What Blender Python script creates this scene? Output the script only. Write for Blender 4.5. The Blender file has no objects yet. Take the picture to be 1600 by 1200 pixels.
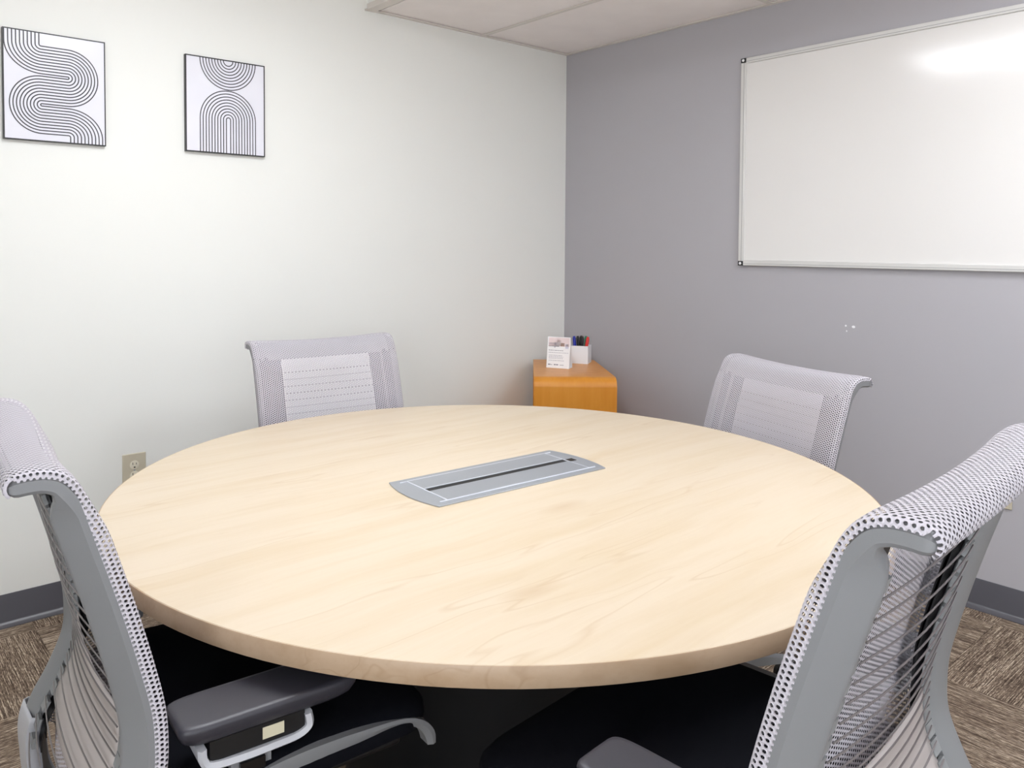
import bpy, bmesh, math, random
from mathutils import Vector, Matrix
S = bpy.context.scene
COL = S.collection
random.seed(4)
PI = math.pi

# ------------------------------------------------------------------ camera, world, exposure
cam_d = bpy.data.cameras.new('camera')
cam = bpy.data.objects.new('camera', cam_d)
COL.objects.link(cam)
r_ = Vector((0.76797, -0.64046, 0.00463)); u_ = Vector((0.01857, 0.02948, 0.99939)); f_ = Vector((0.64021, 0.76742, -0.03453))
cam.matrix_world = Matrix(((r_.x, u_.x, -f_.x, -3.1862), (r_.y, u_.y, -f_.y, -3.0309), (r_.z, u_.z, -f_.z, 1.2910), (0, 0, 0, 1)))
cam_d.sensor_width = 36
cam_d.lens = 1238.11 / 1600 * 36
cam_d.shift_x = (800 - 739.34) / 1600
cam_d.shift_y = -(600 - 426.59) / 1600
cam_d.clip_start = 0.02
S.camera = cam
w = bpy.data.worlds.new('world'); S.world = w; w.use_nodes = True
w.node_tree.nodes['Background'].inputs[0].default_value = (0.8, 0.85, 1, 1)
w.node_tree.nodes['Background'].inputs[1].default_value = 0.3
S.view_settings.view_transform = 'Standard'
S.view_settings.look = 'None'
S.view_settings.gamma = 1
S.view_settings.use_curve_mapping = False
S.view_settings.exposure = 0.35
LAMP = 13          # emission of the ceiling troffer diffusers
FILL_EMIT = 13.0        # emission of the unseen fill panes added behind the viewer
S.cycles.max_bounces = 10
S.cycles.diffuse_bounces = 6
S.cycles.transparent_max_bounces = 24

# ------------------------------------------------------------------ helpers
def lin(c):
    return tuple(((x / 255) / 12.92 if x / 255 <= .04045 else ((x / 255 + .055) / 1.055) ** 2.4) for x in c) + (1,)

class NT:
    def __init__(s, name):
        s.m = bpy.data.materials.new(name); s.m.use_nodes = True
        s.t = s.m.node_tree; s.b = s.t.nodes['Principled BSDF']; s.out = s.t.nodes['Material Output']
    def n(s, typ, props={}, **ins):
        k = s.t.nodes.new(typ)
        for a, b in props.items(): setattr(k, a, b)
        for a, b in ins.items():
            a = a.replace('_', ' ')
            s.put(k, int(a[1:]) if a[0] == 'i' and a[1:].isdigit() else a, b)
        return k
    def put(s, k, a, b):
        i = k.inputs[a]
        if isinstance(b, bpy.types.NodeSocket): s.t.links.new(b, i)
        elif isinstance(b, bpy.types.Node): s.t.links.new(b.outputs[0], i)
        else: i.default_value = b
    def math(s, op, a, b=0.0, c=None):
        k = s.n('ShaderNodeMath', {'operation': op}, i0=a, i1=b)
        if c is not None: s.put(k, 2, c)
        return k.outputs[0]
    def vm(s, op, a, b=(0, 0, 0)):
        k = s.n('ShaderNodeVectorMath', {'operation': op}); s.put(k, 0, a)
        if op not in ('LENGTH', 'FRACTION'): s.put(k, 1, b)
        return k.outputs['Value'] if op == 'LENGTH' else k.outputs[0]
    def mix(s, f, a, b):
        k = s.n('ShaderNodeMix', {'data_type': 'RGBA'})
        s.put(k, 0, f); s.put(k, 6, a); s.put(k, 7, b)
        return k.outputs[2]
    def ramp(s, f, pts):
        k = s.n('ShaderNodeValToRGB'); s.put(k, 0, f)
        e = k.color_ramp.elements
        while len(e) < len(pts): e.new(.5)
        for x, (p, c) in zip(e, pts):
            x.position = p; x.color = c
        return k.outputs[0]
    def bump(s, h, strength, dist=.001):
        k = s.n('ShaderNodeBump', Height=h, Strength=strength, Distance=dist)
        s.t.links.new(k.outputs[0], s.b.inputs['Normal'])
    def noise(s, vec, scale, detail=3, rough=.5):
        return s.n('ShaderNodeTexNoise', Vector=vec, Scale=scale, Detail=detail, Roughness=rough).outputs[0]

def plain(name, rgb, rough=.5, metal=0, spec=.5, noise=0, bump=0, bscale=300):
    k = NT(name); c = lin(rgb)
    k.b.inputs['Roughness'].default_value = rough; k.b.inputs['Metallic'].default_value = metal
    k.b.inputs['Specular IOR Level'].default_value = spec
    tc = k.n('ShaderNodeTexCoord').outputs['Object']
    nz = k.noise(tc, 6 if not noise else noise, 3)
    d = tuple(x * .94 for x in c[:3]) + (1,)
    col = k.mix(nz, d, tuple(min(1, x * 1.05) for x in c[:3]) + (1,))
    k.put(k.b, 'Base Color', col)
    if bump: k.bump(k.noise(tc, bscale, 2), bump)
    return k.m

def obj(name, verts, faces, mat, parent=None, loc=None, smooth=None, bevel=0, seg=2, recalc=True):
    me = bpy.data.meshes.new(name)
    me.from_pydata([tuple(v) for v in verts], [], faces)
    if recalc:
        bm = bmesh.new(); bm.from_mesh(me); bmesh.ops.recalc_face_normals(bm, faces=bm.faces); bm.to_mesh(me); bm.free()
    if smooth is not None:
        me.shade_smooth(); me.set_sharp_from_angle(angle=math.radians(smooth))
    if mat: me.materials.append(mat)
    o = bpy.data.objects.new(name, me); COL.objects.link(o)
    if parent: o.parent = parent
    if loc: o.location = loc
    if bevel:
        b = o.modifiers.new('bevel', 'BEVEL'); b.width = bevel; b.segments = seg; b.limit_method = 'ANGLE'; b.angle_limit = math.radians(40)
        if smooth is None:
            me.shade_smooth(); me.set_sharp_from_angle(angle=math.radians(50))
    return o

def from_data(name, me, parent=None, loc=(0, 0, 0), rotz=0):
    o = bpy.data.objects.new(name, me); COL.objects.link(o); o.parent = parent; o.location = loc; o.rotation_euler = (0, 0, rotz)
    return o

def box_g(x0, x1, y0, y1, z0, z1, base=0):
    v = [(x, y, z) for z in (z0, z1) for x, y in ((x0, y0), (x1, y0), (x1, y1), (x0, y1))]
    f = [(0, 3, 2, 1), (4, 5, 6, 7), (0, 1, 5, 4), (1, 2, 6, 5), (2, 3, 7, 6), (3, 0, 4, 7)]
    return v, [tuple(i + base for i in q) for q in f]

def box(name, x0, x1, y0, y1, z0, z1, mat, parent=None, bevel=0, seg=2, loc=None):
    v, f = box_g(x0, x1, y0, y1, z0, z1)
    return obj(name, v, f, mat, parent, loc, bevel=bevel, seg=seg)

def boxes(name, lst, mat, parent=None):
    V, F = [], []
    for b in lst:
        v, f = box_g(*b, base=len(V)); V += v; F += f
    return obj(name, V, F, mat, parent)

def prism(name, poly, z0, z1, mat, parent=None, bevel=0, smooth=None, seg=2):
    n = len(poly)
    v = [(x, y, z0) for x, y in poly] + [(x, y, z1) for x, y in poly]
    f = [tuple(range(n))[::-1], tuple(range(n, 2 * n))] + [(i, (i + 1) % n, (i + 1) % n + n, i + n) for i in range(n)]
    return obj(name, v, f, mat, parent, bevel=bevel, smooth=smooth, seg=seg)

def lathe(name, prof, mat, parent=None, n=48, loc=None, smooth=40):
    V, F = [], []
    for r, z in prof:
        V += [(r * math.cos(2 * PI * i / n), r * math.sin(2 * PI * i / n), z) for i in range(n)]
    for k in range(len(prof) - 1):
        for i in range(n):
            j = (i + 1) % n
            F.append((k * n + i, k * n + j, (k + 1) * n + j, (k + 1) * n + i))
    F.append(tuple(range(n))[::-1]); F.append(tuple(range((len(prof) - 1) * n, len(prof) * n)))
    return obj(name, V, F, mat, parent, loc, smooth=smooth)

def frame_boxes(x0, x1, y0, y1, w_, z0, z1, plane='xy'):
    L_ = [(x0, x1, y0, y0 + w_, z0, z1), (x0, x1, y1 - w_, y1, z0, z1), (x0, x0 + w_, y0 + w_, y1 - w_, z0, z1), (x1 - w_, x1, y0 + w_, y1 - w_, z0, z1)]
    if plane == 'yz': L_ = [(e, f, a, b, c, d) for a, b, c, d, e, f in L_]
    if plane == 'xz': L_ = [(a, b, e, f, c, d) for a, b, c, d, e, f in L_]
    return L_

def tube_g(pts, r, n=6, base=0):
    V, F = [], []
    pts = [Vector(p) for p in pts]
    for i, p in enumerate(pts):
        t = (pts[min(i + 1, len(pts) - 1)] - pts[max(i - 1, 0)]).normalized()
        a = t.cross(Vector((0, 0, 1)))
        if a.length < .05: a = t.cross(Vector((0, 1, 0)))
        a.normalize(); b = t.cross(a)
        rr = r[i] if isinstance(r, (list, tuple)) else r
        V += [p + a * rr * math.cos(2 * PI * k / n) + b * rr * math.sin(2 * PI * k / n) for k in range(n)]
    for i in range(len(pts) - 1):
        for k in range(n):
            j = (k + 1) % n
            F.append(tuple(base + q for q in (i * n + k, i * n + j, (i + 1) * n + j, (i + 1) * n + k)))
    F.append(tuple(base + k for k in range(n))[::-1]); F.append(tuple(base + (len(pts) - 1) * n + k for k in range(n)))
    return V, F

def tube(name, pts, r, mat, parent=None, n=6):
    v, f = tube_g(pts, r, n)
    return obj(name, v, f, mat, parent, smooth=60)

def empty(name, loc=(0, 0, 0), rotz=0, parent=None):
    o = bpy.data.objects.new(name, None); COL.objects.link(o); o.location = loc; o.rotation_euler = (0, 0, rotz); o.parent = parent
    o.empty_display_size = .1
    return o

def tag(o, label=None, cat=None, group=None, kind=None):
    if label: o['label'] = label
    if cat: o['category'] = cat
    if group: o['group'] = group
    if kind: o['kind'] = kind
    return o

def catmull(P, sub=6):
    P = [Vector(p) for p in P]; out = []
    for i in range(len(P) - 1):
        a, b, c, d = P[max(i - 1, 0)], P[i], P[i + 1], P[min(i + 2, len(P) - 1)]
        for k in range(sub):
            t = k / sub
            out.append(.5 * ((2 * b) + (c - a) * t + (2 * a - 5 * b + 4 * c - d) * t * t + (3 * b - a - 3 * c + d) * t ** 3))
    out.append(P[-1])
    return out

# ------------------------------------------------------------------ materials
def paint(name, rgb, bstr=.25):
    k = NT(name); tc = k.n('ShaderNodeTexCoord').outputs['Object']
    c = lin(rgb)
    k.put(k.b, 'Base Color', k.mix(k.noise(tc, 1.3, 2), tuple(x * .975 for x in c[:3]) + (1,), tuple(x * 1.02 for x in c[:3]) + (1,)))
    k.b.inputs['Roughness'].default_value = .55
    k.b.inputs['Specular IOR Level'].default_value = .35
    k.bump(k.noise(tc, 260, 3, .6), bstr, .0006)
    return k.m

def maple(name, light, mid, dark, grain_along='x', rough=.38, pale=1.0):
    k = NT(name); tc = k.n('ShaderNodeTexCoord').outputs['Object']
    st = {'x': (1.1, 12, 12), 'z': (12, 12, 1.1)}[grain_along]
    warp = k.noise(tc, 2.2, 2)
    w2 = k.vm('MULTIPLY', k.n('ShaderNodeCombineXYZ', X=warp, Y=warp, Z=warp).outputs[0], (.05, .07, .05))
    base = k.vm('ADD', tc, w2)
    v1 = k.vm('MULTIPLY', base, st)
    n1 = k.noise(v1, 1.6, 6, .6)
    v2 = k.vm('MULTIPLY', base, tuple(q * (1.5 if q < 2 else 6) for q in st))
    n2 = k.noise(v2, 2.0, 4, .65)
    c1 = k.ramp(n1, [(.30, lin(mid)), (.58, lin(light))])
    c2 = k.mix(k.math('MULTIPLY', k.ramp(n2, [(.50, (0, 0, 0, 1)), (.78, (1, 1, 1, 1))]), .35), c1, lin(mid))
    # long flame figures of the board
    fl = k.noise(k.vm('MULTIPLY', base, tuple(q * (.7 if q < 2 else .75) for q in st)), 1.1, 2, .5)
    band = k.math('ABSOLUTE', k.math('SUBTRACT', k.math('FRACT', k.math('MULTIPLY', fl, 9)), .5))
    lines = k.ramp(band, [(.0, (1, 1, 1, 1)), (.09, (0, 0, 0, 1))])
    brk = k.ramp(k.noise(v1, .9, 3), [(.50, (0, 0, 0, 1)), (.62, (1, 1, 1, 1))])
    c3 = k.mix(k.math('MULTIPLY', k.math('MULTIPLY', lines, brk), .38 * pale), c2, lin(dark))
    # small scattered knots, drawn out along the grain
    kst = {'x': (3.2, 9, 9), 'z': (9, 9, 3.2)}[grain_along]
    vor = k.n('ShaderNodeTexVoronoi', Vector=k.vm('MULTIPLY', base, kst), Scale=1.0, Randomness=1.0)
    kn = k.ramp(vor.outputs['Distance'], [(.0, (1, 1, 1, 1)), (.26, (0, 0, 0, 1))])
    sel = k.math('GREATER_THAN', k.n('ShaderNodeSeparateColor', Color=vor.outputs['Color']).outputs[0], .82)
    c4 = k.mix(k.math('MULTIPLY', k.math('MULTIPLY', kn, sel), .55), c3, lin(dark))
    k.put(k.b, 'Base Color', c4)
    k.b.inputs['Roughness'].default_value = rough
    k.bump(n2, .06, .0003)
    return k.m

M = {}
M['white_wall'] = paint('white_wall_paint', (237, 238, 234))
M['grey_wall'] = paint('grey_wall_paint', (176, 174, 179))
M['ceil'] = plain('ceiling_board', (246, 240, 238), .9, spec=.1, bump=.15, bscale=220)
M['grid'] = plain('ceiling_grid_metal', (222, 216, 210), .5)
M['base'] = plain('rubber_cove_base', (84, 83, 89), .32)
M['black'] = plain('black_plastic', (12, 12, 14), .45)
M['black_gloss'] = plain('black_gloss', (10, 10, 12), .2)
M['drum'] = plain('black_laminate', (9, 9, 12), .6, spec=.3)
M['frame'] = plain('silver_grey_plastic', (124, 125, 127), .38, bump=.1, bscale=900)
M['frame_light'] = plain('light_silver_plastic', (186, 187, 192), .4)
M['clip'] = plain('grey_clip_plastic', (138, 140, 141), .5)
M['wire'] = plain('steel_wire_grey', (128, 122, 122), .35, metal=.4)
M['panel'] = plain('lumbar_grey_plastic', (186, 178, 175), .42)
M['seat'] = plain('black_seat_fabric', (13, 14, 20), .95, spec=.1, bump=.6, bscale=1200)
M['pad'] = plain('charcoal_arm_pad', (50, 49, 56), .42, bump=.1, bscale=1500)
M['chrome'] = plain('brushed_silver', (168, 172, 178), .35, metal=.55)
M['chrome_light'] = plain('silver_trim_line', (215, 218, 226), .3, metal=.2)
M['alu'] = plain('board_aluminium', (214, 213, 211), .35, metal=.1)
M['white'] = plain('white_card', (242, 242, 244), .5)
M['white_plastic'] = plain('white_plastic', (236, 238, 242), .35)
M['ivory'] = plain('ivory_plastic', (200, 192, 172), .35)
M['ivory_light'] = plain('ivory_plastic_light', (222, 216, 198), .3)
M['slot'] = plain('dark_slot', (38, 30, 22), .8)
M['ink'] = plain('black_ink', (58, 56, 64), .5)
M['print'] = plain('print_paper', (229, 229, 238), .3)
M['pframe'] = plain('black_picture_frame', (38, 37, 40), .4)
M['red'] = plain('red_plastic', (214, 44, 40), .35)
M['blue'] = plain('blue_plastic', (18, 34, 150), .35)
M['green'] = plain('green_plastic', (40, 128, 96), .35)
M['label'] = plain('cream_label', (205, 198, 172), .6)
M['text'] = plain('grey_print', (168, 168, 178), .6)
M['text_dark'] = plain('dark_print', (108, 108, 122), .6)
M['photo_brown'] = plain('brown_print', (190, 150, 118), .6)
M['photo_grey'] = plain('lilac_print', (214, 214, 230), .6)
M['photo_pink'] = plain('pink_print', (232, 214, 214), .6)
M['table'] = maple('maple_table_top', (205, 190, 168), (198, 180, 152), (178, 152, 116))
M['edge'] = maple('maple_edge_band', (174, 150, 124), (162, 136, 108), (140, 110, 78), rough=.45, pale=.8)
M['orange_wood'] = maple('honey_wood_veneer', (214, 144, 54), (204, 130, 38), (170, 100, 24), 'z', rough=.3, pale=.5)
M['ply'] = plain('ply_edge', (226, 180, 112), .45)
k = NT('whiteboard_enamel'); k.b.inputs['Base Color'].default_value = lin((226, 224, 222)); k.b.inputs['Roughness'].default_value = .13
k.b.inputs['Specular IOR Level'].default_value = .6
tc = k.n('ShaderNodeTexCoord').outputs['Object']; k.bump(k.noise(tc, 9, 3), .12, .002); M['board'] = k.m

def emit(name, rgb, s):
    k = NT(name); e = k.n('ShaderNodeEmission'); e.inputs[0].default_value = rgb + (1,); e.inputs[1].default_value = s
    k.t.links.new(e.outputs[0], k.out.inputs[0]); return k.m
M['lamp'] = emit('lamp_diffuser', (.955, .985, 1.03), LAMP)
M['fill_glow'] = emit('added_fill_glow', (.94, .985, 1.05), FILL_EMIT)  # glow of the added fill pane in the rear wall
M['fill_glow_dim'] = emit('added_fill_glow_dim', (.94, .985, 1.05), FILL_EMIT * .16)  # weaker glow for the added pane in the near wall

# carpet: streaky loop pile, each tile turned a quarter against its neighbour
k = NT('carpet_tile_pile'); tc = k.n('ShaderNodeTexCoord').outputs['Object']
rnd = k.n('ShaderNodeObjectInfo').outputs['Random']
off = k.vm('ADD', tc, k.n('ShaderNodeCombineXYZ', X=k.math('MULTIPLY', rnd, 31.7), Y=k.math('MULTIPLY', rnd, 17.3)).outputs[0])
a = k.noise(k.vm('MULTIPLY', off, (9, 300, 1)), 1.0, 3, .7)
b = k.noise(k.vm('MULTIPLY', off, (60, 330, 1)), 1.0, 2, .7)
c = k.noise(k.vm('MULTIPLY', off, (2.5, 16, 1)), 1.0, 3)
s = k.math('ADD', k.math('MULTIPLY', a, .55), k.math('ADD', k.math('MULTIPLY', b, .33), k.math('MULTIPLY', c, .14)))
k.put(k.b, 'Base Color', k.ramp(s, [(.40, lin((62, 51, 44))), (.47, lin((100, 86, 75))), (.53, lin((136, 119, 103))), (.61, lin((206, 190, 170)))]))
k.b.inputs['Roughness'].default_value = 1; k.b.inputs['Specular IOR Level'].default_value = .05
k.bump(s, .9, .004); M['carpet'] = k.m

# knit of the chair back: a honeycomb of real see-through holes
def knit(name, pitch, hole, rgb, vstretch=1.0):
    k = NT(name); uv = k.n('ShaderNodeUVMap').outputs[0]
    p = k.vm('MULTIPLY', uv, (.5 / pitch, 1 / pitch, 0))
    def cell(q):
        d = k.vm('SUBTRACT', k.vm('FRACTION', q), (.5, .5, 0))
        return k.vm('LENGTH', k.vm('MULTIPLY', d, (1.75, 1.05, 0)))
    d = k.math('MINIMUM', cell(p), cell(k.vm('ADD', p, (.5, .5, 0))))
    k.b.inputs['Roughness'].default_value = .8
    k.b.inputs['Specular IOR Level'].default_value = .2
    k.b.inputs['Base Color'].default_value = lin(rgb)
    k.bump(k.math('MINIMUM', d, .5), .9, .003)
    tr = k.n('ShaderNodeBsdfTransparent')
    mx = k.n('ShaderNodeMixShader'); k.put(mx, 0, k.math('GREATER_THAN', d, hole))
    k.t.links.new(tr.outputs[0], mx.inputs[1]); k.t.links.new(k.b.outputs[0], mx.inputs[2])
    k.t.links.new(mx.outputs[0], k.out.inputs[0])
    return k.m
M['knit'] = knit('knit_mesh_fabric', .0062, .285, (193, 189, 196))

# ------------------------------------------------------------------ setting
H1, H2, XS, XE, YE = 2.33, 2.45, -1.262, -4.25, -4.25
wl = box('wall_left', XE - .1, .1, 0, .1, -.02, H2 + .1, M['white_wall']); tag(wl, kind='structure')
wr = box('wall_right', 0, .1, YE - .1, 0, -.02, H2 + .1, M['grey_wall']); tag(wr, kind='structure')
V, F = [], []
for b_ in ((XE - .1, -3.9, YE - .1, YE, -.02, H2 + .1), (-2.3, 0, YE - .1, YE, -.02, H2 + .1), (-3.9, -2.3, YE - .1, YE, -.02, .45), (-3.9, -2.3, YE - .1, YE, 2.15, H2 + .1)):
    v, f = box_g(*b_, base=len(V)); V += v; F += f
wn = obj('wall_near', V, F, M['white_wall']); tag(wn, kind='structure')
V, F = [], []
for b_ in ((XE - .1, XE, YE, -4.0, -.02, H2 + .1), (XE - .1, XE, -3.2, 0, -.02, H2 + .1), (XE - .1, XE, -4.0, -3.2, -.02, .85), (XE - .1, XE, -4.0, -3.2, 1.85, H2 + .1)):
    v, f = box_g(*b_, base=len(V)); V += v; F += f
wb_ = obj('wall_rear', V, F, M['white_wall']); tag(wb_, kind='structure')
pane = box('fill_pane_1', XE - .07, XE - .05, -4.0, -3.2, .85, 1.85, M['fill_glow']); tag(pane, kind='structure')  # unseen glowing pane added behind the viewer as fill, sited from chair shadows
boxes('fill_pane_frame', frame_boxes(-4.0, -3.2, .85, 1.85, .04, XE - .05, XE + .01, 'yz'), M['base'], pane)
pane = box('fill_pane_2', -3.9, -2.3, YE - .07, YE - .05, .45, 2.15, M['fill_glow_dim']); tag(pane, kind='structure')  # second unseen pane, added only for dim frontal fill
boxes('fill_pane_frame', frame_boxes(-3.9, -2.3, .45, 2.15, .04, YE - .05, YE + .01, 'xz'), M['base'], pane)

# floor of carpet tiles
fl = box('floor', XE - .1, .1, YE - .1, .1, -.1, -.008, M['base']); tag(fl, kind='structure')
TS = .5085
full = None
for c_ in range(-1, 8):
    for r__ in range(-2, 8):
        xb, yb = -.6 - (c_ - 1) * TS, -.6 - r__ * TS
        xa, ya = xb - TS, yb - TS
        cx, cy = (xa + xb) / 2, (ya + yb) / 2
        x0, x1, y0, y1 = max(xa, XE), min(xb, 0), max(ya, YE), min(yb, 0)
        if x1 - x0 < .01 or y1 - y0 < .01: continue
        turned = (c_ + r__) % 2 == 0
        part = (x0, x1, y0, y1) != (xa, xb, ya, yb)
        if part or full is None:
            q = (x0 - cx + .0006, x1 - cx - .0006, y0 - cy + .0006, y1 - cy - .0006)
            if turned: q = (q[2], q[3], -q[1], -q[0])      # the same patch seen in the turned tile's own axes
            tv, tf = box_g(*q, -.008, 0)
            me = bpy.data.meshes.new('carpet_tile'); me.from_pydata(tv, [], tf); me.materials.append(M['carpet'])
            if not part: full = me
        else: me = full
        from_data('carpet_tile', me, fl, (cx, cy, 0), PI / 2 if turned else 0)

# rubber cove base
def cove(name, ax):
    prof = [(0, 0), (.0225, 0), (.0225, .0022), (.014, .007), (.0065, .0135), (.0038, .019), (.0035, .106), (.002, .1085), (0, .1085)]
    V, F = [], []
    for t in (0, 1):
        for d, z in prof:
            V.append((XE * t, -d, z) if ax == 'x' else (-d, YE * t, z))
    n = len(prof)
    for i in range(n): F.append((i, (i + 1) % n, (i + 1) % n + n, i + n))
    F += [tuple(range(n)), tuple(range(n, 2 * n))[::-1]]
    o = obj(name, V, F, M['base'], smooth=35); tag(o, kind='structure')
cove('baseboard_left', 'x'); cove('baseboard_right', 'y')

# lowered ceiling: inverted-T grid with lay-in boards
ce = box('ceiling', XS + .004, 0, YE, 0, H1 + .02, H1 + .06, M['grid']); tag(ce, kind='structure')
tiles_x = [(-.006 - .004, -.61), (-.61, XS + .012)]
ys = [0] + [-1.2113 - 1.22 * i for i in range(4)]
cv = {}
for xa, xb in ((-.0, -.61), (-.61, XS + .03)):
    for n_ in range(4):
        ya, yb = ys[n_], max(ys[n_ + 1], YE)
        if ya <= YE: continue
        if xa == -.61 and n_ == 2: continue
        g = .011
        box('ceiling_tile', xb + g, xa - g, yb + g, ya - g, H1 + .006, H1 + .019, M['ceil'], ce)
bars = [(-.022, 0, YE, 0, H1, H1 + .004), (XS, 0, -.022, 0, H1 - .0004, H1 + .004)]
box('wall_angle', -.022, 0, YE, 0, H1, H1 + .004, M['grid'], ce)
box('wall_angle', XS, 0, -.022, 0, H1 - .0006, H1 + .0036, M['grid'], ce)
box('grid_bar', -.61 - .012, -.61 + .012, YE, -.022, H1 + .0002, H1 + .0046, M['grid'], ce)
for y in ys[1:]:
    if y > YE: box('grid_bar', XS, -.022, y - .012, y + .012, H1 + .0004, H1 + .0048, M['grid'], ce)
# fascia at the step up to the higher ceiling
fa = empty('trim_1', (XS, 0, H1)); tag(fa, kind='structure')
box('fascia_board', -.012, .003, YE, 0, .004, H2 - H1, M['white_wall'], fa)
box('fascia_angle', -.028, .022, YE, 0, -.002, .003, M['grid'], fa)
box('fascia_angle', -.016, -.0125, YE, 0, .0035, .03, M['grid'], fa)
cu = box('ceiling', XE, XS - .012, YE, 0, H2 + .02, H2 + .06, M['grid']); tag(cu, kind='structure')
V, F = [], []
up_x = [-1.274, -1.38, -1.99, -2.60, -3.21, -3.82, XE]; up_y = [0, -.9, -2.12, -3.34, YE]
lamps = {(2, 1)}
for i in range(6):
    for j in range(4):
        if up_x[i] - up_x[i + 1] < .1 or up_y[j] - up_y[j + 1] < .15: continue
        if (i, j) in lamps: continue
        box('ceiling_tile', up_x[i + 1] + .012, up_x[i] - .012, up_y[j + 1] + .012, up_y[j] - .012, H2 + .006, H2 + .019, M['ceil'], cu)
for x in up_x[1:-1]: box('grid_bar', x - .012, x + .012, YE, 0, H2, H2 + .005, M['grid'], cu)
for y in up_y[1:-1]: box('grid_bar', XE, XS - .012, y - .012, y + .012, H2 + .0004, H2 + .0054, M['grid'], cu)
def troffer(label, xa, xb, ya, yb, z):
    cx, cy = (xa + xb) / 2, (ya + yb) / 2
    t = empty('ceiling_light', (cx, cy, z)); tag(t, label, 'light')
    hx, hy = (xa - xb) / 2 - .013, (ya - yb) / 2 - .013
    boxes('frame', [(-hx, -hx + .03, -hy, hy, 0.006, .018), (hx - .03, hx, -hy, hy, .006, .018), (-hx + .03, hx - .03, -hy, -hy + .03, .006, .018), (-hx + .03, hx - .03, hy - .03, hy, .006, .018)], M['grid'], t)
    box('diffuser', -hx + .031, hx - .031, -hy + .031, hy - .031, .009, .016, M['lamp'], t)
troffer('flush white ceiling troffer over the round table', up_x[2], up_x[3], up_y[1], up_y[2], H2)
troffer('flush white ceiling troffer above the right end of the whiteboard', -.61, XS + .03, ys[2], ys[3], H1)

# spackle dabs on the grey wall
for y, z, r, sx in ((-1.552, .976, .004, 1), (-1.583, .974, .0055, 1.3), (-1.556, .955, .0035, .8)):
    V = [(-.0008 - (.0007 if kk == 0 else 0), y + (0 if kk == 0 else r * sx * math.cos(kk * PI / 4)), z + (0 if kk == 0 else r * math.sin(kk * PI / 4))) for kk in range(9)]
    F = [(0, kk, kk % 8 + 1) for kk in range(1, 9)]
    obj('spackle_dab', V, F, M['white'], wr)

# outlets
def outlet(name_label, loc, rotz):
    t = empty('power_outlet', loc, rotz); tag(t, name_label, 'outlet')
    p = box('cover_plate', -.042, .042, -.006, 0, -.062, .062, M['ivory'], t, bevel=.003)
    for s in (1, -1):
        o = lathe('socket', [(.0165, 0), (.0165, .0015), (.0155, .002)], M['ivory_light'], t, n=24)
        o.rotation_euler = (PI / 2, 0, 0); o.location = (0, -.006, .0195 * s)
        for x, w_, h_ in ((-.0062, .0022, .009), (.0062, .0022, .007)):
            q = box('slot', x - w_ / 2, x + w_ / 2, .0012, .0024, .001, .001 + h_, M['slot'], o)
            q.rotation_euler = (0, 0, 0)
            me = q.data
            for v in me.vertices: v.co = Vector((v.co.x, v.co.z, v.co.y))
        q = box('slot', -.003, .003, .0012, .0024, -.0105, -.006, M['slot'], o)
        for v in q.data.vertices: v.co = Vector((v.co.x, v.co.z, v.co.y))
    o = lathe('screw', [(.003, 0), (.003, .001)], M['chrome'], t, n=12); o.rotation_euler = (PI / 2, 0, 0); o.location = (0, -.006, 0)
    return t
outlet('ivory duplex power outlet on the white wall beside the table edge', (-2.287, 0, .457), 0)
outlet('ivory power outlet on the grey wall behind the near right chair', (0, -2.1, .443), -PI / 2)

# ------------------------------------------------------------------ whiteboard
wbd = empty('whiteboard', (0, -1.0758, 1.2087)); tag(wbd, 'large glossy whiteboard in a slim silver frame on the grey wall', 'whiteboard')
L, HH, T, fw = 1.83, .912, .020, .024
box('writing_surface', -.012, -.001, -L + .01, -.01, .01, HH - .01, M['board'], wbd)
def rail(name, y0, y1, z0, z1, vert):
    o = box(name, -T, 0, y0, y1, z0, z1, M['alu'], wbd, bevel=.0025)
    c = .5
    if vert: box('groove', -T - .0004, -T + .001, (y0 + y1) / 2 - .004, (y0 + y1) / 2 - .0025, z0, z1, M['clip'], o)
    else: box('groove', -T - .0004, -T + .001, y0, y1, (z0 + z1) / 2 - .004, (z0 + z1) / 2 - .0025, M['clip'], o)
rail('frame_rail', -fw, 0, fw * .8, HH - fw * .8, True)
rail('frame_rail', -L, -L + fw, fw * .8, HH - fw * .8, True)
rail('frame_rail', -L + fw, -fw, 0, fw, False)
rail('frame_rail', -L + fw, -fw, HH - fw, HH, False)
for y in (-fw, -L):
    for z in (0, HH - fw * .8):
        c = box('corner_cap', -T - .002, 0, y, y + fw, z, z + fw * .8, M['black'], wbd, bevel=.002)
        q = lathe('screw', [(.006, 0), (.006, .0012), (.004, .002)], M['white'], c, n=16)
        q.rotation_euler = (0, -PI / 2, 0); q.location = (-T - .002, y + fw / 2, z + fw * .4)

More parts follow.
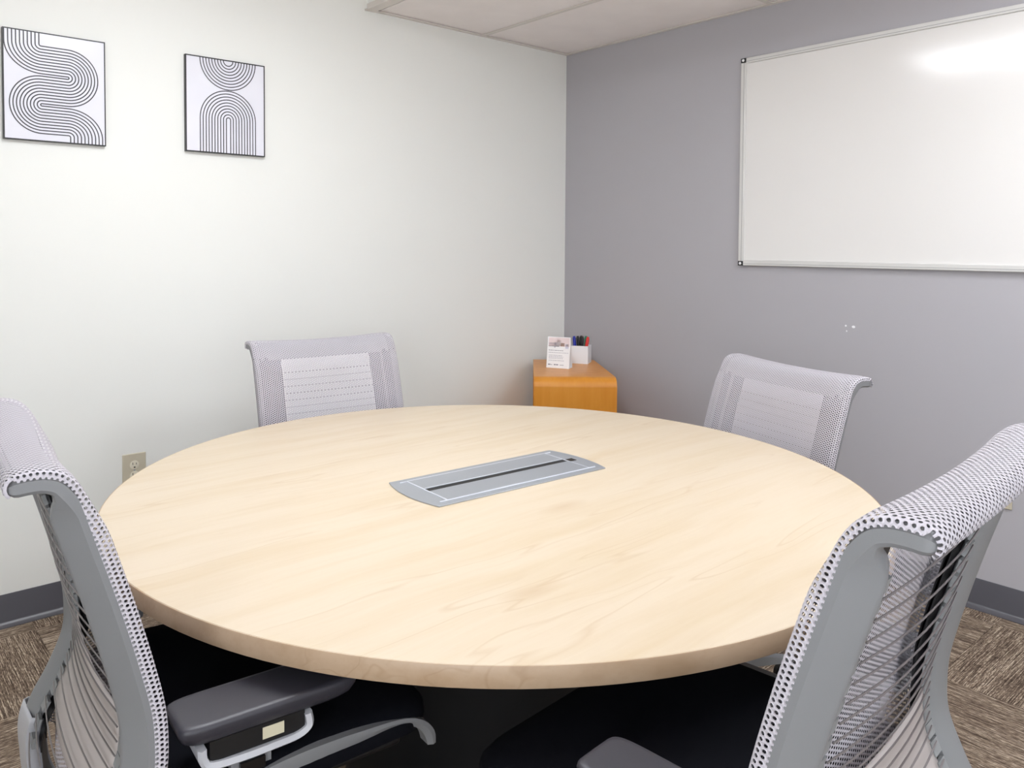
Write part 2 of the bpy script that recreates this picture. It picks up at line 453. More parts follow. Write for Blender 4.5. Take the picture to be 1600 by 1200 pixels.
# ------------------------------------------------------------------ wall art
def ribbon(pts, wd, y, V, F):
    b0 = len(V); n = len(pts)
    for i, p in enumerate(pts):
        a = Vector(pts[max(i - 1, 0)]); b = Vector(pts[min(i + 1, n - 1)])
        t = (b - a).normalized(); nn = Vector((-t.y, t.x)) * wd / 2
        for s in (1, -1):
            V.append((p[0] + nn.x * s, y, -(p[1] + nn.y * s)))
    for i in range(n - 1):
        F.append((b0 + 2 * i, b0 + 2 * i + 1, b0 + 2 * i + 3, b0 + 2 * i + 2))
def arc(cx, cy, r, a0, a1, n=18):
    return [(cx + r * math.cos(math.radians(a0 + (a1 - a0) * i / n)), cy + r * math.sin(math.radians(a0 + (a1 - a0) * i / n))) for i in range(n + 1)]
def picture(label, x0, z1, W, HT, curves, ft):
    t = empty('framed_print', (x0, 0, z1)); tag(t, label, 'picture', 'pair of black framed line prints')
    D = .016
    box('backing', .002, W - .002, -D + .004, 0, -HT + .002, -.002, M['pframe'], t)
    box('print', ft, W - ft, -D + .0015, -D + .0035, -HT + ft, -ft, M['print'], t)
    boxes('frame', [(0, ft, -D, 0, -HT, 0), (W - ft, W, -D, 0, -HT, 0), (ft, W - ft, -D, 0, -ft, 0), (ft, W - ft, -D, 0, -HT, -HT + ft)], M['pframe'], t)
    V, F = [], []
    for c in curves:
        c = [(min(max(x, ft), W - ft), min(max(y, ft), HT - ft)) for x, y in c]
        ribbon(c, .0037, -D + .0009, V, F)
    obj('line_drawing', V, F, M['ink'], t, recalc=False)
W1, H_1 = .3178, .3666
p, r0, ri = .0103, .006, .004
X1, X2, Y1 = .115, .196, .040
Y2 = Y1 + r0 + 9 * p + ri; Y3 = Y2 + ri + 9 * p + ri; Y4 = Y3 + ri + 9 * p + r0
ell = lambda q, cx: [(cx + (x - cx) * 1.12, y) for x, y in q]
cur = []
for k_ in range(10):
    a, b, c, d = r0 + k_ * p, ri + (9 - k_) * p, ri + k_ * p, r0 + (9 - k_) * p
    pts = ell([(X1 - a, 0), (X1 - a, Y1)] + arc(X1, Y1, a, 180, 90), X1) + arc(X2, Y2, b, -90, 90, 30) + arc(X1, Y3, c, 270, 90, 30) + ell(arc(X2, Y4, d, -90, 0) + [(X2 + d, H_1)], X2)
    cur.append(pts)
picture('square-cornered print of a winding S-shaped band of black lines, the left of two', -2.6932, 2.0049, W1, H_1, cur, .0035)
cur = []
W2, H_2 = .32, .3653
for k_ in range(9):
    r = .019 + k_ * .0116
    cur.append(arc(.168, .004, r, 0, 180, 30))
for k_ in range(10):
    r = .0085 + k_ * .0115
    cur.append([(.168 - r, H_2), (.168 - r, .232)] + arc(.168, .232, r, 180, 360, 30) + [(.168 + r, H_2)])
picture('print of a half circle resting on an arch of black lines, right of the two', -2.0911, 2.0106, W2, H_2, cur, .004)

# ------------------------------------------------------------------ corner side table of bent plywood
BL, BR, FL, FR = Vector((-.272, -.045)), Vector((-.041, -.262)), Vector((-.686, -.468)), Vector((-.405, -.716))
BL = Vector((-.285, -.05)); BR = Vector((-.05, -.262))
ZT = .695
st = empty('side_table', (0, 0, 0)); tag(st, 'honey-coloured bent wood side table filling the corner behind the round table', 'table')
def lerp(a, b, t): return a + (b - a) * t
path = [(0.0, 0.0, 0.0), (0.0, .02, 1), (0, .3, 1), (0, .66, 1)]
prof = []          # (t from back 0 to front 1, height)
R_ = .045; depth = (FL - BL).length
prof.append((0, ZT))
for i in range(13):
    a = i / 12 * PI / 2
    prof.append(((depth - R_ + R_ * math.sin(a)) / depth, ZT - R_ + R_ * math.cos(a)))
for z in (.5, .3, .12, 0): prof.append((1, z))
prof = [(0, z) for z in (0, .3)] + prof
th = .022
def inner(i):
    a = Vector(prof[max(i - 1, 0)]); b = Vector(prof[min(i + 1, len(prof) - 1)])
    a = Vector((a.x * depth, a.y)); b = Vector((b.x * depth, b.y)); t = (b - a).normalized()
    return Vector((t.y, -t.x)) * th
V, F = [], []
P2 = []
for i, (t, z) in enumerate(prof):
    n_ = inner(i)
    if i == 2: n_ = Vector((th, -th))
    if i in (0, 1): n_ = Vector((th, 0))
    P2.append((t + n_.x / depth, z + n_.y))
for rows in (prof, P2):
    for t, z in rows:
        for s in (0, 1):
            q = lerp(lerp(BL, FL, t), lerp(BR, FR, t), s); V.append((q.x, q.y, max(z, 0)))
n = len(prof)
for i in range(n - 1):
    F.append((2 * i, 2 * i + 1, 2 * i + 3, 2 * i + 2)); o_ = 2 * n
    F.append((o_ + 2 * i, o_ + 2 * i + 2, o_ + 2 * i + 3, o_ + 2 * i + 1))
Fe = []
for i in range(n - 1):
    for s in (0, 1): Fe.append((2 * i + s, 2 * i + 2 + s, 2 * n + 2 * i + 2 + s, 2 * n + 2 * i + s))
Fe += [(0, 1, 2 * n + 1, 2 * n), (2 * n - 2, 2 * n - 1, 4 * n - 1, 4 * n - 2)]
shell = obj('bent_panel', V, F + Fe, M['orange_wood'], st, smooth=40)
shell.data.materials.append(M['ply'])
for pl in shell.data.polygons:
    if pl.index >= len(F): pl.material_index = 1
ins = []
for t, s in ((.05, .035), (.05, .965), (.955, .965), (.955, .035)):
    q = lerp(lerp(BL, FL, t), lerp(BR, FR, t), s); ins.append((q.x, q.y))
prism('cabinet_body', ins, .03, ZT - th - .001, M['orange_wood'], st, bevel=.002)

# leaning tent card
A, B = Vector((-.427, -.287)), Vector((-.376, -.391))
ax = (B - A).normalized(); bk = Vector((.0, .0)); bk = Vector((-ax.y, ax.x))
if bk.dot(Vector((1, 1))) < 0: bk = -bk
ang = math.atan2(ax.y, ax.x)
tent = empty('tent_card', (A.x, A.y, ZT), ang); tag(tent, 'white folded tent card printed with a photo and small text, on the side table', 'card')
WC, HC = .116, .150
def leaf(name, y0, y1, m=M['white'], z0=0, z1=HC, x0=0, x1=WC, d=.0012):
    V = [(x0, y0, z0), (x1, y0, z0), (x1, y1, z1), (x0, y1, z1), (x0, y0 + d, z0), (x1, y0 + d, z0), (x1, y1 + d, z1), (x0, y1 + d, z1)]
    F = [(0, 1, 2, 3), (4, 7, 6, 5), (0, 4, 5, 1), (3, 2, 6, 7), (0, 3, 7, 4), (1, 5, 6, 2)]
    return obj(name, V, F, m, tent)
fr_leaf = leaf('front_leaf', 0, .024); leaf('rear_leaf', .054, .0255); box('foot', 0, WC, .0015, .053, 0, .0012, M['white'], tent)
def onleaf(x0, x1, z0, z1, m, name='printed_patch'):
    o = leaf(name, .024 * z0 / HC - .0004, .024 * z1 / HC - .0004, m, z0, z1, x0, x1, .0003); o.parent = fr_leaf; return o
onleaf(.006, WC - .004, .105, .147, M['photo_pink'], 'photo_print')
onleaf(.006, .045, .110, .122, M['photo_grey']); onleaf(.006, .060, .1035, .107, M['text_dark']); onleaf(.036, .041, .098, .124, M['text'])
onleaf(.045, .068, .108, .128, M['white']); onleaf(.066, .086, .106, .122, M['photo_brown']); onleaf(.048, .064, .124, .137, M['photo_pink'])
onleaf(.092, .108, .095, .118, M['photo_grey'])
for z_, x_a, x_b, m_ in ((.084, .008, .082, 'text_dark'), (.073, .008, .108, 'text'), (.060, .010, .078, 'text'), (.053, .010, .084, 'text'), (.046, .010, .082, 'text'), (.035, .010, .088, 'text')):
    random.seed(int(z_ * 1000)); x = x_a
    while x < x_b:
        l_ = random.uniform(.003, .010); onleaf(x, min(x + l_, x_b), z_, z_ + .0022, M[m_], 'printed_word'); x += l_ + .0022
for x_a, x_b, m_ in ((.008, .020, 'text_dark'), (.021, .030, 'text'), (.038, .047, 'text_dark'), (.049, .060, 'text_dark'), (.068, .088, 'text')):
    onleaf(x_a, x_b, .014, .0185 if m_ != 'text' else .017, M[m_], 'printed_word')

# marker cup
C1, C2 = Vector((-.186, -.342)), Vector((-.113, -.301))
ex = (C2 - C1).normalized(); ang = math.atan2(ex.y, ex.x)
cupx, cupy, cuph = .082, .092, .090
cup = empty('marker_cup', (C1.x, C1.y, ZT), ang); tag(cup, 'square white cup holding dry-erase markers on the side table', 'cup')
# local x runs along the short right face, local y towards the far-left end of the front face
tw = .003
V, F = [], []
for b_ in ((0, cupx, 0, cupy, 0, tw), (0, tw, 0, cupy, tw, cuph), (cupx - tw, cupx, 0, cupy, tw, cuph), (tw, cupx - tw, 0, tw, tw, cuph), (tw, cupx - tw, cupy - tw, cupy, tw, cuph)):
    v, f = box_g(*b_, base=len(V)); V += v; F += f
obj('cup_body', V, F, M['white_plastic'], cup)
Mc = Matrix.Translation((C1.x, C1.y, ZT)) @ Matrix.Rotation(ang, 4, 'Z')
def marker(label, m, xy, tilt):
    loc = Mc @ Vector((xy[0], xy[1], tw + .002))
    t = empty('marker', loc); t.rotation_euler = Matrix.Rotation(ang, 3, 'Z').to_euler(); tag(t, label, 'marker', 'dry-erase markers in the white cup')
    t.rotation_euler = (Matrix.Rotation(ang, 3, 'Z') @ Matrix.Rotation(math.radians(tilt[0]), 3, 'Y') @ Matrix.Rotation(math.radians(tilt[1]), 3, 'X')).to_euler()
    lathe('barrel', [(.0065, .001), (.0075, .004), (.0075, .072), (.0065, .075)], M['white_plastic'], t, n=16)
    lathe('cap', [(.0082, .0755), (.0085, .078), (.0085, .122), (.0060, .1275), (.0060, .132)], m, t, n=16)
marker('blue-capped marker at the left end of the white cup', M['blue'], (.022, .066), (0, -5))
marker('black-capped marker next to the blue one in the white cup', M['black'], (.034, .052), (0, -4))
marker('middle black-capped marker of the three, in the white cup', M['black'], (.052, .044), (0, -1))
marker('black-capped marker beside the green one in the white cup', M['black'], (.026, .040), (0, 2))
marker('green-capped marker between the black and red ones in the cup', M['green'], (.046, .029), (0, 4))
marker('red-capped marker leaning at the right end of the white cup', M['red'], (.026, .0265), (0, 9))

# ------------------------------------------------------------------ round table
TX, TY, TR = -1.9444, -1.6117, .859
tb = empty('round_table', (TX, TY, 0)); tag(tb, 'large round conference table with a pale maple top and black drum base', 'table')
lathe('table_top', [(TR - .03, .7075), (TR - .0015, .7075), (TR - .0015, .7355), (TR - .003, .737)], M['table'], tb, n=160)
lathe('edge_band', [(TR - .0014, .7062), (TR - .0004, .7058), (TR, .7066), (TR, .7356), (TR - .0008, .7366), (TR - .0014, .7362)], M['edge'], tb, n=160)
lathe('drum_base', [(.345, .03), (.345, .69), (.345, .7065)], M['drum'], tb, n=64)
lathe('plinth', [(.33, .0), (.33, .03)], M['black'], tb, n=64)
# power grommet
gr = empty('cable_grommet', (-1.922, -1.6235, .737), math.radians(-3.2)); tag(gr, 'silver cable flap plate set in the middle of the round table', 'cable flap')
hx, hy, bu = .250, .104, .018
poly = []
for i in range(13):
    t = -1 + 2 * i / 12; poly.append((hx + bu * (1 - t * t), t * hy))
for i in range(13):
    t = 1 - 2 * i / 12; poly.append((-hx - bu * (1 - t * t), t * hy))
prism('flange', poly, 0, .003, M['chrome'], gr, bevel=.001)
boxes('trim_line', [(-.234, .234, -.0845, -.0815, .003, .0044), (-.234, .234, .0815, .0845, .003, .0044), (-.2155, -.2125, -.0815, .0815, .003, .0044), (.2125, .2155, -.0815, .0815, .003, .0044)], M['chrome_light'], gr)
for y0, y1 in ((-.0810, -.0095), (.0095, .0810)):
    box('lid', -.212, .212, y0, y1, .003, .0048, M['chrome'], gr, bevel=.0006)
box('slot_rim', -.212, .212, .0095, .0120, .0049, .0056, M['chrome_light'], gr)
box('brush_slot', -.212, .2105, -.0090, .0090, .003, .0040, M['black'], gr)
box('finger_notch', .2165, .240, -.012, .008, .003, .0040, M['slot'], gr, bevel=.003)

# ------------------------------------------------------------------ office chair
HW = .2593
prof_pts = [(-.17, .350), (-.09, .338), (-.01, .336), (.040, .350), (.058, .385), (.063, .43), (.064, .47), (.052, .505), (.030, .543), (.009, .588), (0, .62), (-.002, .655), (.001, .70), (.013, .755), (.030, .82), (.046, .875), (.063, .93), (.077, .975), (.086, .993), (.098, 1.0055), (.114, 1.0115), (.129, 1.0125), (.143, 1.0115)]
PATH = catmull([(a, b, 0) for a, b in prof_pts], 5)
PATH = [Vector((q.x, q.y)) for q in PATH]
def pframe(i):
    t = (PATH[min(i + 1, len(PATH) - 1)] - PATH[max(i - 1, 0)]).normalized()
    return PATH[i], Vector((-t.y, t.x))        # N points forward / up
arcl = [0]
for i in range(1, len(PATH)): arcl.append(arcl[-1] + (PATH[i] - PATH[i - 1]).length)
def at_z(z):
    for i in range(20, len(PATH) - 1):
        if PATH[i].y <= z < PATH[i + 1].y:
            t = (z - PATH[i].y) / (PATH[i + 1].y - PATH[i].y)
            p0, n0 = pframe(i); p1, n1 = pframe(i + 1)
            return p0.lerp(p1, t), n0.lerp(n1, t).normalized()
    return pframe(len(PATH) - 1)
i_curl = next(i for i, q in enumerate(PATH) if q.y > .965 and i > 60)
def smooth01(t): t = max(0, min(1, t)); return t * t * (3 - 2 * t)
def sag_at(z):
    return .020 - .013 * smooth01((z - .80) / .17)
def sagf(x, s=.008, xs=HW - .035):
    return s * (1 - (x / xs) ** 2) if abs(x) < xs else 0
def P3(x, pn, d):          # d positive = forward of the path
    p_, n_ = pn; q = p_ + n_ * d
    return Vector((x, -q.x, q.y))

def upright(s, root):
    V, F = [], []
    L0 = arcl[i_curl]
    sec = [(.0, 0), (.02, .28), (.36, .93), (.43, 1.0), (.50, 1.0), (.93, .78), (1, .69), (1, .45), (.3, .0)]
    sec2 = [(.0, .2), (.0, .75), (.12, .93), (.3, 1.0), (.7, 1.0), (.9, .9), (1, .70), (1, .25), (.5, .0)]
    stations = [(pframe(i), arcl[i], 1.0) for i in range(len(PATH))]
    pe, ne = pframe(len(PATH) - 1); te = Vector((ne.y, -ne.x))
    for a in (25, 50, 70, 85):
        stations.append(((pe + te * .0105 * math.sin(math.radians(a)), ne), arcl[-1], math.cos(math.radians(a))))
    for i, (pn, al, sc) in enumerate(stations):
        t = smooth01((al - (L0 - .012)) / .055)
        W = .062 * (1 - t) + .026 * t; D = .037 * (1 - t) + .0215 * t
        if i < 25: D = .026 + (D - .026) * i / 25
        W += .008 * smooth01((.62 - pn[0].y) / .15)
        for (u, d), (u2, d2) in zip(sec, sec2):
            u = u + (u2 - u) * t; d = d + (d2 - d) * t
            u = .5 + (u - .5) * (.55 + .45 * sc) if sc < 1 else u; d = .5 + (d - .5) * sc
            V.append(P3(s * (HW - u * W), pn, -d * D))
    m = len(sec); rows = len(stations)
    for i in range(rows - 1):
        for j in range(m):
            k2 = (j + 1) % m
            F.append((i * m + j, i * m + k2, (i + 1) * m + k2, (i + 1) * m + j))
    F.append(tuple(range(m))); F.append(tuple((rows - 1) * m + j for j in range(m))[::-1])
    return obj('side_upright', V, F, M['frame'], root, smooth=33)

def knit_back(root):
    i0 = next(i for i, q in enumerate(PATH) if i > 20 and q.y > .44)
    rows = []
    for i in range(i0, len(PATH)):
        t = smooth01((arcl[i] - (arcl[i_curl] - .05)) / .07)
        rows.append((pframe(i), .0150 * (1 - t) + .0065 * t, arcl[i], False))
    # go round the tip and come back underneath
    pe, ne = pframe(len(PATH) - 1); te = Vector((ne.y, -ne.x))
    for kx in range(1, 9):
        a = kx / 8 * PI
        rad = .0155; c = pe + ne * (.0065 - rad)
        nn = ne * math.cos(a) + te * math.sin(a)
        rows.append(((c, nn), rad, arcl[-1] + rad * a, 1 if kx < 7 else 2))
    pend = pe + ne * (.0065 - 2 * .0155)
    for kx in range(1, 5):
        q = pend - te * (.010 * kx)
        rows.append(((q + ne * 0.0, -ne), 0.0, arcl[-1] + .0155 * PI + .010 * kx, 2))
    def section(off, under):
        half = [(0, -.003), (0, off * .55), (.0025, off * .88), (.008, off * 1.0), (.018, off * 1.03)] if not under else ([(0, off - .0045), (0, off * .86), (.0025, off * .96), (.008, off), (.018, off)] if under == 1 else [(.030, off), (.032, off), (.034, off), (.036, off), (.040, off)])
        xs = [(-HW + u, d) for u, d in half]
        a = HW - half[-1][0]
        xs += [(-a + 2 * a * kx / 22, off * 1.03 if not under else off) for kx in range(1, 22)]
        xs += [(HW - u, d) for u, d in reversed(half)]
        return xs
    V, F, UV = [], [], []
    for pn, off, s_, und in rows:
        sec = section(off, und); u = 0; prev = None
        for j, (x, d) in enumerate(sec):
            if prev: u += math.hypot(x - prev[0], d - prev[1]) if not und else abs(x - prev[0])
            if j == 0 and und: u = (.030 if und == 2 else 0) + .012
            prev = (x, d)
            zz = pn[0].y
            sg = sag_at(zz)
            dd = d - sagf(x, sg) if not und else d
            q = P3(x, pn, dd)
            if und or s_ > arcl[i_curl] :
                pass
            if und: q = Vector((q.x, q.y, q.z - sagf(x, .007)))
            V.append(q); UV.append((u, s_))
    m = len(section(.02, False))
    for i in range(len(rows) - 1):
        for j in range(m - 1):
            F.append((i * m + j, i * m + j + 1, (i + 1) * m + j + 1, (i + 1) * m + j))
    o = obj('knit_back', V, F, M['knit'], root, recalc=False, smooth=60)
    uvl = o.data.uv_layers.new(name='UVMap')
    for lp in o.data.loops: uvl.data[lp.index].uv = UV[lp.vertex_index]
    return o

def strip(name, root, s, u0, u1, z0, z1, d, mat, th=.002):
    V, F = [], []
    zs = [z0 + (z1 - z0) * i / 40 for i in range(41)]
    for z in zs:
        pn = at_z(z)
        for x, dd in ((HW - u0, d), (HW - u1, d), (HW - u1, d - th), (HW - u0, d - th)): V.append(P3(s * x, pn, dd))
    for i in range(40):
        for j in range(4):
            k2 = (j + 1) % 4; F.append((4 * i + j, 4 * i + k2, 4 * i + 4 + k2, 4 * i + 4 + j))
    F += [(0, 1, 2, 3), (163, 162, 161, 160)]
    return obj(name, V, F, mat, root, smooth=30)

PITCH = .0222
upper = []
def make_chair():
    root = empty('office_chair')
    n0 = len(bpy.data.objects)
    for s in (1, -1):
        upright(s, root)
        strip('edge_channel', root, s, .0535, .098, .455, .968, -.0130, M['black'])
        strip('edge_liner', root, s, .001, .052, .45, .968, -.0005, M['black'])
        # light cover at the foot of the upright
        V, F = [], []
        idx = [i for i in range(len(PATH)) if 16 <= i <= 33]
        for i in idx:
            pn = pframe(i)
            for x, d in ((HW + .002, .003), (HW + .002, -.030), (HW - .010, -.0395), (HW - .074, -.034), (HW - .074, -.012)): V.append(P3(s * x, pn, d))
        for q in range(len(idx) - 1):
            for j in range(4): F.append((5 * q + j, 5 * q + j + 1, 5 * q + 6 + j, 5 * q + 5 + j))
        o = obj('foot_cover', V, F, M['frame_light'], root, smooth=30)
        sm = o.modifiers.new('solid', 'SOLIDIFY'); sm.thickness = .002
    knit_back(root)
    # top liner under the roll
    V, F = [], []
    idx = [i for i in range(len(PATH)) if PATH[i].y > .955 and i > 60]
    for i in idx:
        pn = pframe(i)
        for j in range(15):
            x = -HW + .027 + (2 * HW - .054) * j / 14
            V.append(P3(x, pn, -.002 - sagf(x) * (1.0)))
    for q in range(len(idx) - 1):
        for j in range(14): F.append((15 * q + j, 15 * q + j + 1, 15 * q + 16 + j, 15 * q + 15 + j))
    o = obj('top_rail', V, F, M['clip'], root, recalc=False, smooth=60)
    sm = o.modifiers.new('solid', 'SOLIDIFY'); sm.thickness = .004; sm.offset = 0
    # clips and wires
    nW = 22
    for q in range(nW):
        z = .468 + q * PITCH
        pn = at_z(z)
        for s in (1, -1):
            c = P3(s * (HW - .0765 - .007 * smooth01((.62 - z) / .15)), pn, -.0245)
            o = empty_box('wire_clip', .0115, .0025, .0085, M['clip'], root, c, math.atan2(pn[1].y, -pn[1].x) if False else 0)
            o.rotation_euler = (math.atan2(pn[1].y, pn[1].x * -1) * -1 + 0, 0, 0)
            o.rotation_euler = (-math.atan2(-pn[1].y, -pn[1].x), 0, 0)
        if q == nW - 1: continue
        z2 = z + .0078; pn = at_z(z2)
        pts = []
        for j in range(13):
            x = -(HW - .080) + 2 * (HW - .080) * j / 12
            sg = sag_at(z2)
            pts.append(P3(x, pn, -.0235 - sagf(x, sg)))
        tube('back_wire', pts, .0012, M['wire'], root, n=6)
    # lumbar panel
    V, F = [], []
    nx, nz = 16, 12
    for i in range(nz + 1):
        for j in range(nx + 1):
            x = -(HW - .085) + 2 * (HW - .085) * j / nx
            edge = (abs(x) / (HW - .085)) ** 2
            z0_, z1_ = .525, .668
            z = z0_ + .012 * edge + (z1_ - z0_ - .012 * edge) * i / nz
            V.append(P3(x, at_z(z), -.0165 - sagf(x, .018)))
    for i in range(nz):
        for j in range(nx):
            a = i * (nx + 1) + j; F.append((a, a + 1, a + nx + 2, a + nx + 1))
    o = obj('lumbar_panel', V, F, M['panel'], root, recalc=False, smooth=60)
    sm = o.modifiers.new('solid', 'SOLIDIFY'); sm.thickness = .0025; sm.offset = 0
    # seat cushion
    def outline(hwr, hwf, y0, y1, r, n=7):
        pts = []
        for cx, cy, a0 in ((hwf - r, y1 - r, 0), (-hwf + r, y1 - r, 90), (-hwr + r * .6, y0 + r * .6, 180), (hwr - r * .6, y0 + r * .6, 270)):
            rr = r if a0 < 180 else r * .6
            for i in range(n + 1):
                a = math.radians(a0 + 90 * i / n); pts.append((cx + rr * math.cos(a), cy + rr * math.sin(a)))
        return pts
    V, F = [], []
    lay = [(.502, .016), (.508, .004), (.525, 0), (.540, .002), (.549, .010), (.5525, .022), (.553, .05), (.5505, .12)]
    m = 0
    for z, ins_ in lay:
        z += .012
        pts = outline(.257 - ins_, .244 - ins_, .0 + ins_, .425 - ins_, .07)
        m = len(pts)
        for x, y in pts:
            drop = .0 if y < .33 else .30 * (y - .33) ** 2 / .1 * .5
            V.append((x, y, z - drop))
    for i in range(len(lay) - 1):
        for j in range(m): F.append((i * m + j, i * m + (j + 1) % m, (i + 1) * m + (j + 1) % m, (i + 1) * m + j))
    F.append(tuple(range(m))[::-1]); F.append(tuple((len(lay) - 1) * m + j for j in range(m)))
    obj('seat', V, F, M['seat'], root, smooth=50)
    box('seat_pan', -.20, .20, .03, .38, .478, .503, M['black'], root, bevel=.008)
    # silver side rails of the seat with a hook at the front
    rp = catmull([(.02, .520, .020), (.10, .530, .022), (.17, .541, .019), (.24, .549, .012), (.31, .549, .0075), (.36, .541, .0065), (.392, .525, .007), (.408, .505, .008), (.412, .487, .006)], 4)
    for s in (1, -1):
        V, F = [], []
        for i, q in enumerate(rp):
            t = rp[min(i + 1, len(rp) - 1)] - rp[max(i - 1, 0)]; t = Vector((t.x, t.y)).normalized(); nn = Vector((-t.y, t.x))
            xo = .2505 - .012 * smooth01((q.x - .28) / .14)
            for x, d in ((xo, 1.0), (xo + .001, .2), (xo - .004, -1), (xo - .026, -1), (xo - .026, 1)):
                pp = Vector((q.x, q.y)) + nn * d * q.z
                V.append((s * x, pp.x, pp.y))
        m = 5
        for i in range(len(rp) - 1):
            for j in range(m): F.append((i * m + j, i * m + (j + 1) % m, (i + 1) * m + (j + 1) % m, (i + 1) * m + j))
        F.append(tuple(range(m))); F.append(tuple((len(rp) - 1) * m + j for j in range(m))[::-1])
        obj('seat_rail', V, F, M['frame'], root, smooth=35)
    box('tilt_housing', -.075, .075, .06, .33, .39, .478, M['black'], root, bevel=.012)
    box('back_link', -HW + .03, HW - .03, .055, .105, .326, .352, M['frame'], root, bevel=.006)
    box('link_plate', -.05, .05, .09, .16, .335, .395, M['black'], root, bevel=.005)
    for o in root.children: o['up'] = 1
    # fixed lower part
    lathe('gas_column', [(.031, .075), (.031, .24), (.026, .245), (.026, .40)], M['black'], root, n=24, loc=(0, .20, 0))
    lathe('base_hub', [(.05, .07), (.055, .085), (.05, .125), (.034, .13)], M['frame'], root, n=24, loc=(0, .20, 0))
    for q in range(5):
        a = 2 * PI * q / 5 + math.radians(46.7)
        d = Vector((math.cos(a), math.sin(a), 0)); sd = Vector((-d.y, d.x, 0)); c0 = Vector((0, .20, 0))
        V, F = [], []
        for rr, hw_, zt, zb in ((.045, .024, .118, .076), (.15, .021, .105, .075), (.25, .017, .088, .07), (.30, .015, .078, .066), (.312, .008, .075, .068)):
            for x, z in ((hw_, zb), (hw_ * .8, zt), (-hw_ * .8, zt), (-hw_, zb)): V.append(c0 + d * rr + sd * x + Vector((0, 0, z)))
        for i in range(4):
            for j in range(4): F.append((4 * i + j, 4 * i + (j + 1) % 4, 4 * i + 4 + (j + 1) % 4, 4 * i + 4 + j))
        F += [(3, 2, 1, 0), (16, 17, 18, 19)]
        leg = obj('base_arm', V, F, M['frame'], root, smooth=30)
        cc = c0 + d * .288
        for s in (-1, 1):
            wv, wf = [], []
            n_ = 18
            for e in (0, 1):
                for i in range(n_):
                    t = 2 * PI * i / n_
                    wv.append(cc + sd * (s * (.006 + .016 * e)) + d * (.027 * math.cos(t)) + Vector((0, 0, .0275 + .0272 * math.sin(t))))
            wf = [tuple(range(n_)), tuple(range(n_, 2 * n_))[::-1]] + [(i, (i + 1) % n_, (i + 1) % n_ + n_, i + n_) for i in range(n_)]
            obj('caster_wheel', wv, wf, M['black'], leg, smooth=40)
        obj('caster_stem', *tube_g([cc + Vector((0, 0, .02)), cc + Vector((0, 0, .07))], .005, 8), M['black'], leg)
    return root

_bx = {}
def empty_box(name, hx_, hy_, hz_, mat, parent, loc, rot):
    key = (name, hx_, hy_, hz_)
    if key not in _bx:
        v, f = box_g(-hx_, hx_, -hy_, hy_, -hz_, hz_)
        me = bpy.data.meshes.new(name); me.from_pydata(v, [], f); me.materials.append(mat); _bx[key] = me
    return from_data(name, _bx[key], parent, loc)

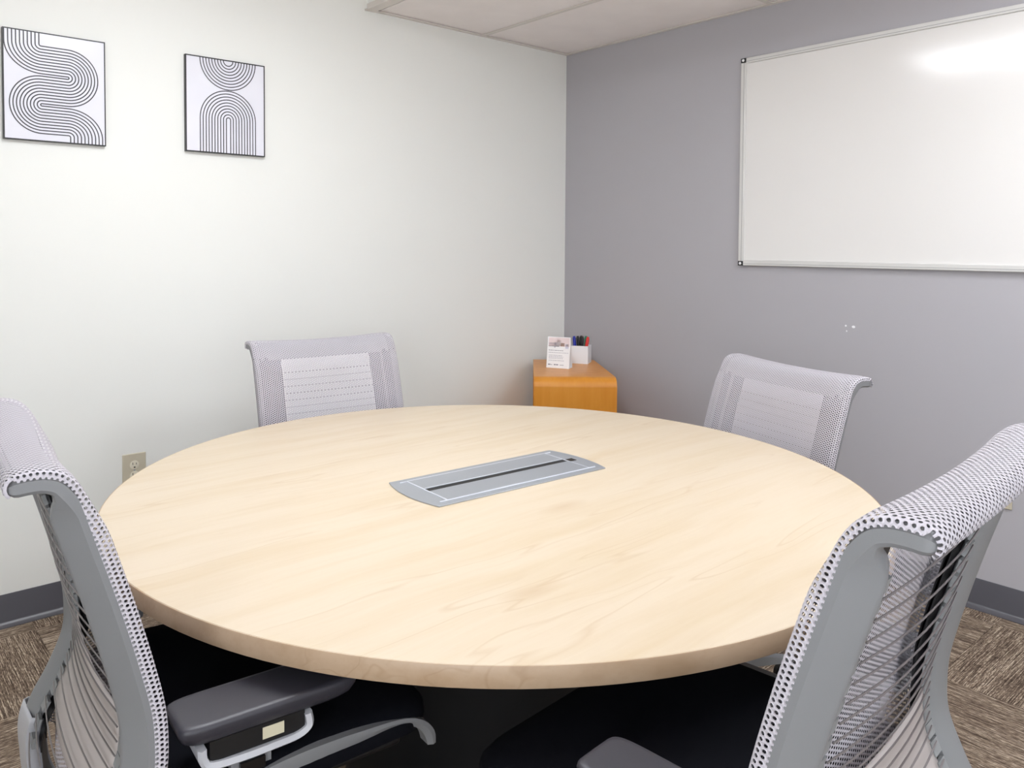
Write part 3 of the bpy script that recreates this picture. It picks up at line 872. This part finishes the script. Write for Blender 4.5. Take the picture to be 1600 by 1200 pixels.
_arm = {}
def arm(root, s, x, y, z, rot=0, xin=.12):
    """arm of the chair: pad centre at (s*x, y, z top); every arm shares its meshes"""
    L2, W2_ = .125, .045
    if not _arm:
        def sup(hx_, hy_, e=3.2, n=40):
            out = []
            for i in range(n):
                a = 2 * PI * i / n; c, s_ = math.cos(a), math.sin(a)
                out.append((hx_ * math.copysign(abs(c) ** (2 / e), c), hy_ * math.copysign(abs(s_) ** (2 / e), s_)))
            return out
        V, F = [], []
        lay = [(-.030, .72), (-.024, .86), (-.014, .97), (-.007, 1.0), (-.003, .985), (-.0005, .93), (0, .8)]
        for zz, sc in lay:
            for px, py in sup(W2_, L2, 8): V.append((px - math.copysign((1 - sc) * W2_ , px), py - math.copysign((1 - sc) * W2_, py), zz))
        m = 40
        for i in range(len(lay) - 1):
            for j in range(m): F.append((i * m + j, i * m + (j + 1) % m, (i + 1) * m + (j + 1) % m, (i + 1) * m + j))
        F.append(tuple(range(m))[::-1]); F.append(tuple((len(lay) - 1) * m + j for j in range(m)))
        o = obj('arm_pad', V, F, M['pad'], None, smooth=50); _arm['pad'] = o.data; bpy.data.objects.remove(o)
        o = box('arm_block', -.034, .034, -.086, .044, -.056, -.029, M['black'], None); _arm['block'] = o.data; bpy.data.objects.remove(o)
        # cradle: shallow silver tray, upturned at both ends
        pr = catmull([(-.098, -.034, 0), (-.096, -.050, 0), (-.084, -.061, 0), (-.04, -.0645, 0), (.00, -.064, 0), (.035, -.062, 0), (.052, -.052, 0), (.050, -.033, 0)], 4)
        V, F = [], []
        for i, q in enumerate(pr):
            t = (pr[min(i + 1, len(pr) - 1)] - pr[max(i - 1, 0)]).normalized(); nn = Vector((-t.y, t.x, 0))
            for xx, d in ((.041, .0), (.038, .007), (-.038, .007), (-.041, 0), (-.036, -.004), (.036, -.004)):
                pq = q + nn * d; V.append((xx, pq.x, pq.y))
        m = 6
        for i in range(len(pr) - 1):
            for j in range(m): F.append((i * m + j, i * m + (j + 1) % m, (i + 1) * m + (j + 1) % m, (i + 1) * m + j))
        F.append(tuple(range(m))); F.append(tuple((len(pr) - 1) * m + j for j in range(m))[::-1])
        o = obj('arm_cradle', V, F, M['frame_light'], None, smooth=35); _arm['cradle'] = o.data; bpy.data.objects.remove(o)
        o = prism('arm_stem', [(-.026, -.062), (.028, -.058), (.028, -.002), (-.026, .002)], -.19, -.066, M['frame'], None); 
        for v in o.data.vertices:
            if v.co.z < -.15: v.co.y *= .7
        _arm['stem'] = o.data; bpy.data.objects.remove(o)
        o = box('height_button', .028, .034, -.046, -.012, -.088, -.073, M['black_gloss'], None); _arm['btn'] = o.data; bpy.data.objects.remove(o)
    loc = (s * x, y, z)
    rz = 0 if s > 0 else PI
    a = from_data('arm_support', _arm['cradle'], root, loc, 0)
    if s < 0: a.rotation_euler = (0, 0, 0); a.scale = (-1, 1, 1)
    pd = from_data('arm_pad', _arm['pad'], root, loc)
    if rot:
        pd.rotation_euler = a.rotation_euler = (0, 0, math.radians(rot))
    bl = from_data('arm_block', _arm['block'], a); stem = from_data('arm_stem', _arm['stem'], a); from_data('height_button', _arm['btn'], a)
    zb = z - .19
    xs_ = sorted((s * xin, s * (x + .02)))
    box('arm_bracket', xs_[0], xs_[1], y - .055, y - .008, zb - .028, zb + .004, M['frame'], root, bevel=.004)
    return a

proto = make_chair()
GRP = 'mesh-backed office chairs around the round table'
poses = {
 'D': ((-2.254, -2.618), 1.643, .050, 'silver mesh-back office chair nearest the camera at right, showing its wired back'),
 'C': ((-2.853, -1.798), -.084, .018, 'silver mesh-back office chair at the left edge, cream sticker under its arm pad'),
 'A': ((-1.848, -.717), -1.672, -.046, 'grey mesh-back office chair tucked in by the white wall below the pictures'),
 'B': ((-1.064, -1.796), 2.833, -.077, 'grey mesh-back office chair tucked in at the grey wall below the whiteboard'),
}
roots = {}
for key, ((x, y), th_, dz, lab) in poses.items():
    if key == 'D': r = proto
    else:
        r = proto.copy(); COL.objects.link(r)
        for ch in list(proto.children):
            if ch.name.startswith('arm_'): continue
            c = ch.copy(); COL.objects.link(c); c.parent = r
            for g in ch.children:
                d = g.copy(); COL.objects.link(d); d.parent = c
    roots[key] = (r, dz)
    tag(r, lab, 'chair', GRP)
    r.location = (x, y, 0); r.rotation_euler = (0, 0, th_ - PI / 2)
for key, (r, dz) in roots.items():
    for ch in r.children:
        if 'up' in ch.keys():
            ch.location.z += dz + (.014 if key == 'C' and ch.name.startswith('seat') else 0); del ch['up']
armset = {'C': ((1, .212, .155, .679), (-1, .342, .077, .675, 76)), 'D': ((1, .345, .135, .690), (-1, .205, .10, .690)),
          'A': ((1, .29, .12, .66), (-1, .29, .12, .66)), 'B': ((1, .29, .12, .64), (-1, .29, .12, .64))}
for key, (r, dz) in roots.items():
    for n_, (s, x, y, z, *ro) in enumerate(armset[key]):
        a = arm(r, s, x, y, z, *ro)
        if key == 'C' and s == 1:
            tag(box('sticker', .0342, .0347, -.016, .014, -.050, -.034, M['label'], a), 'small cream sticker on the arm')
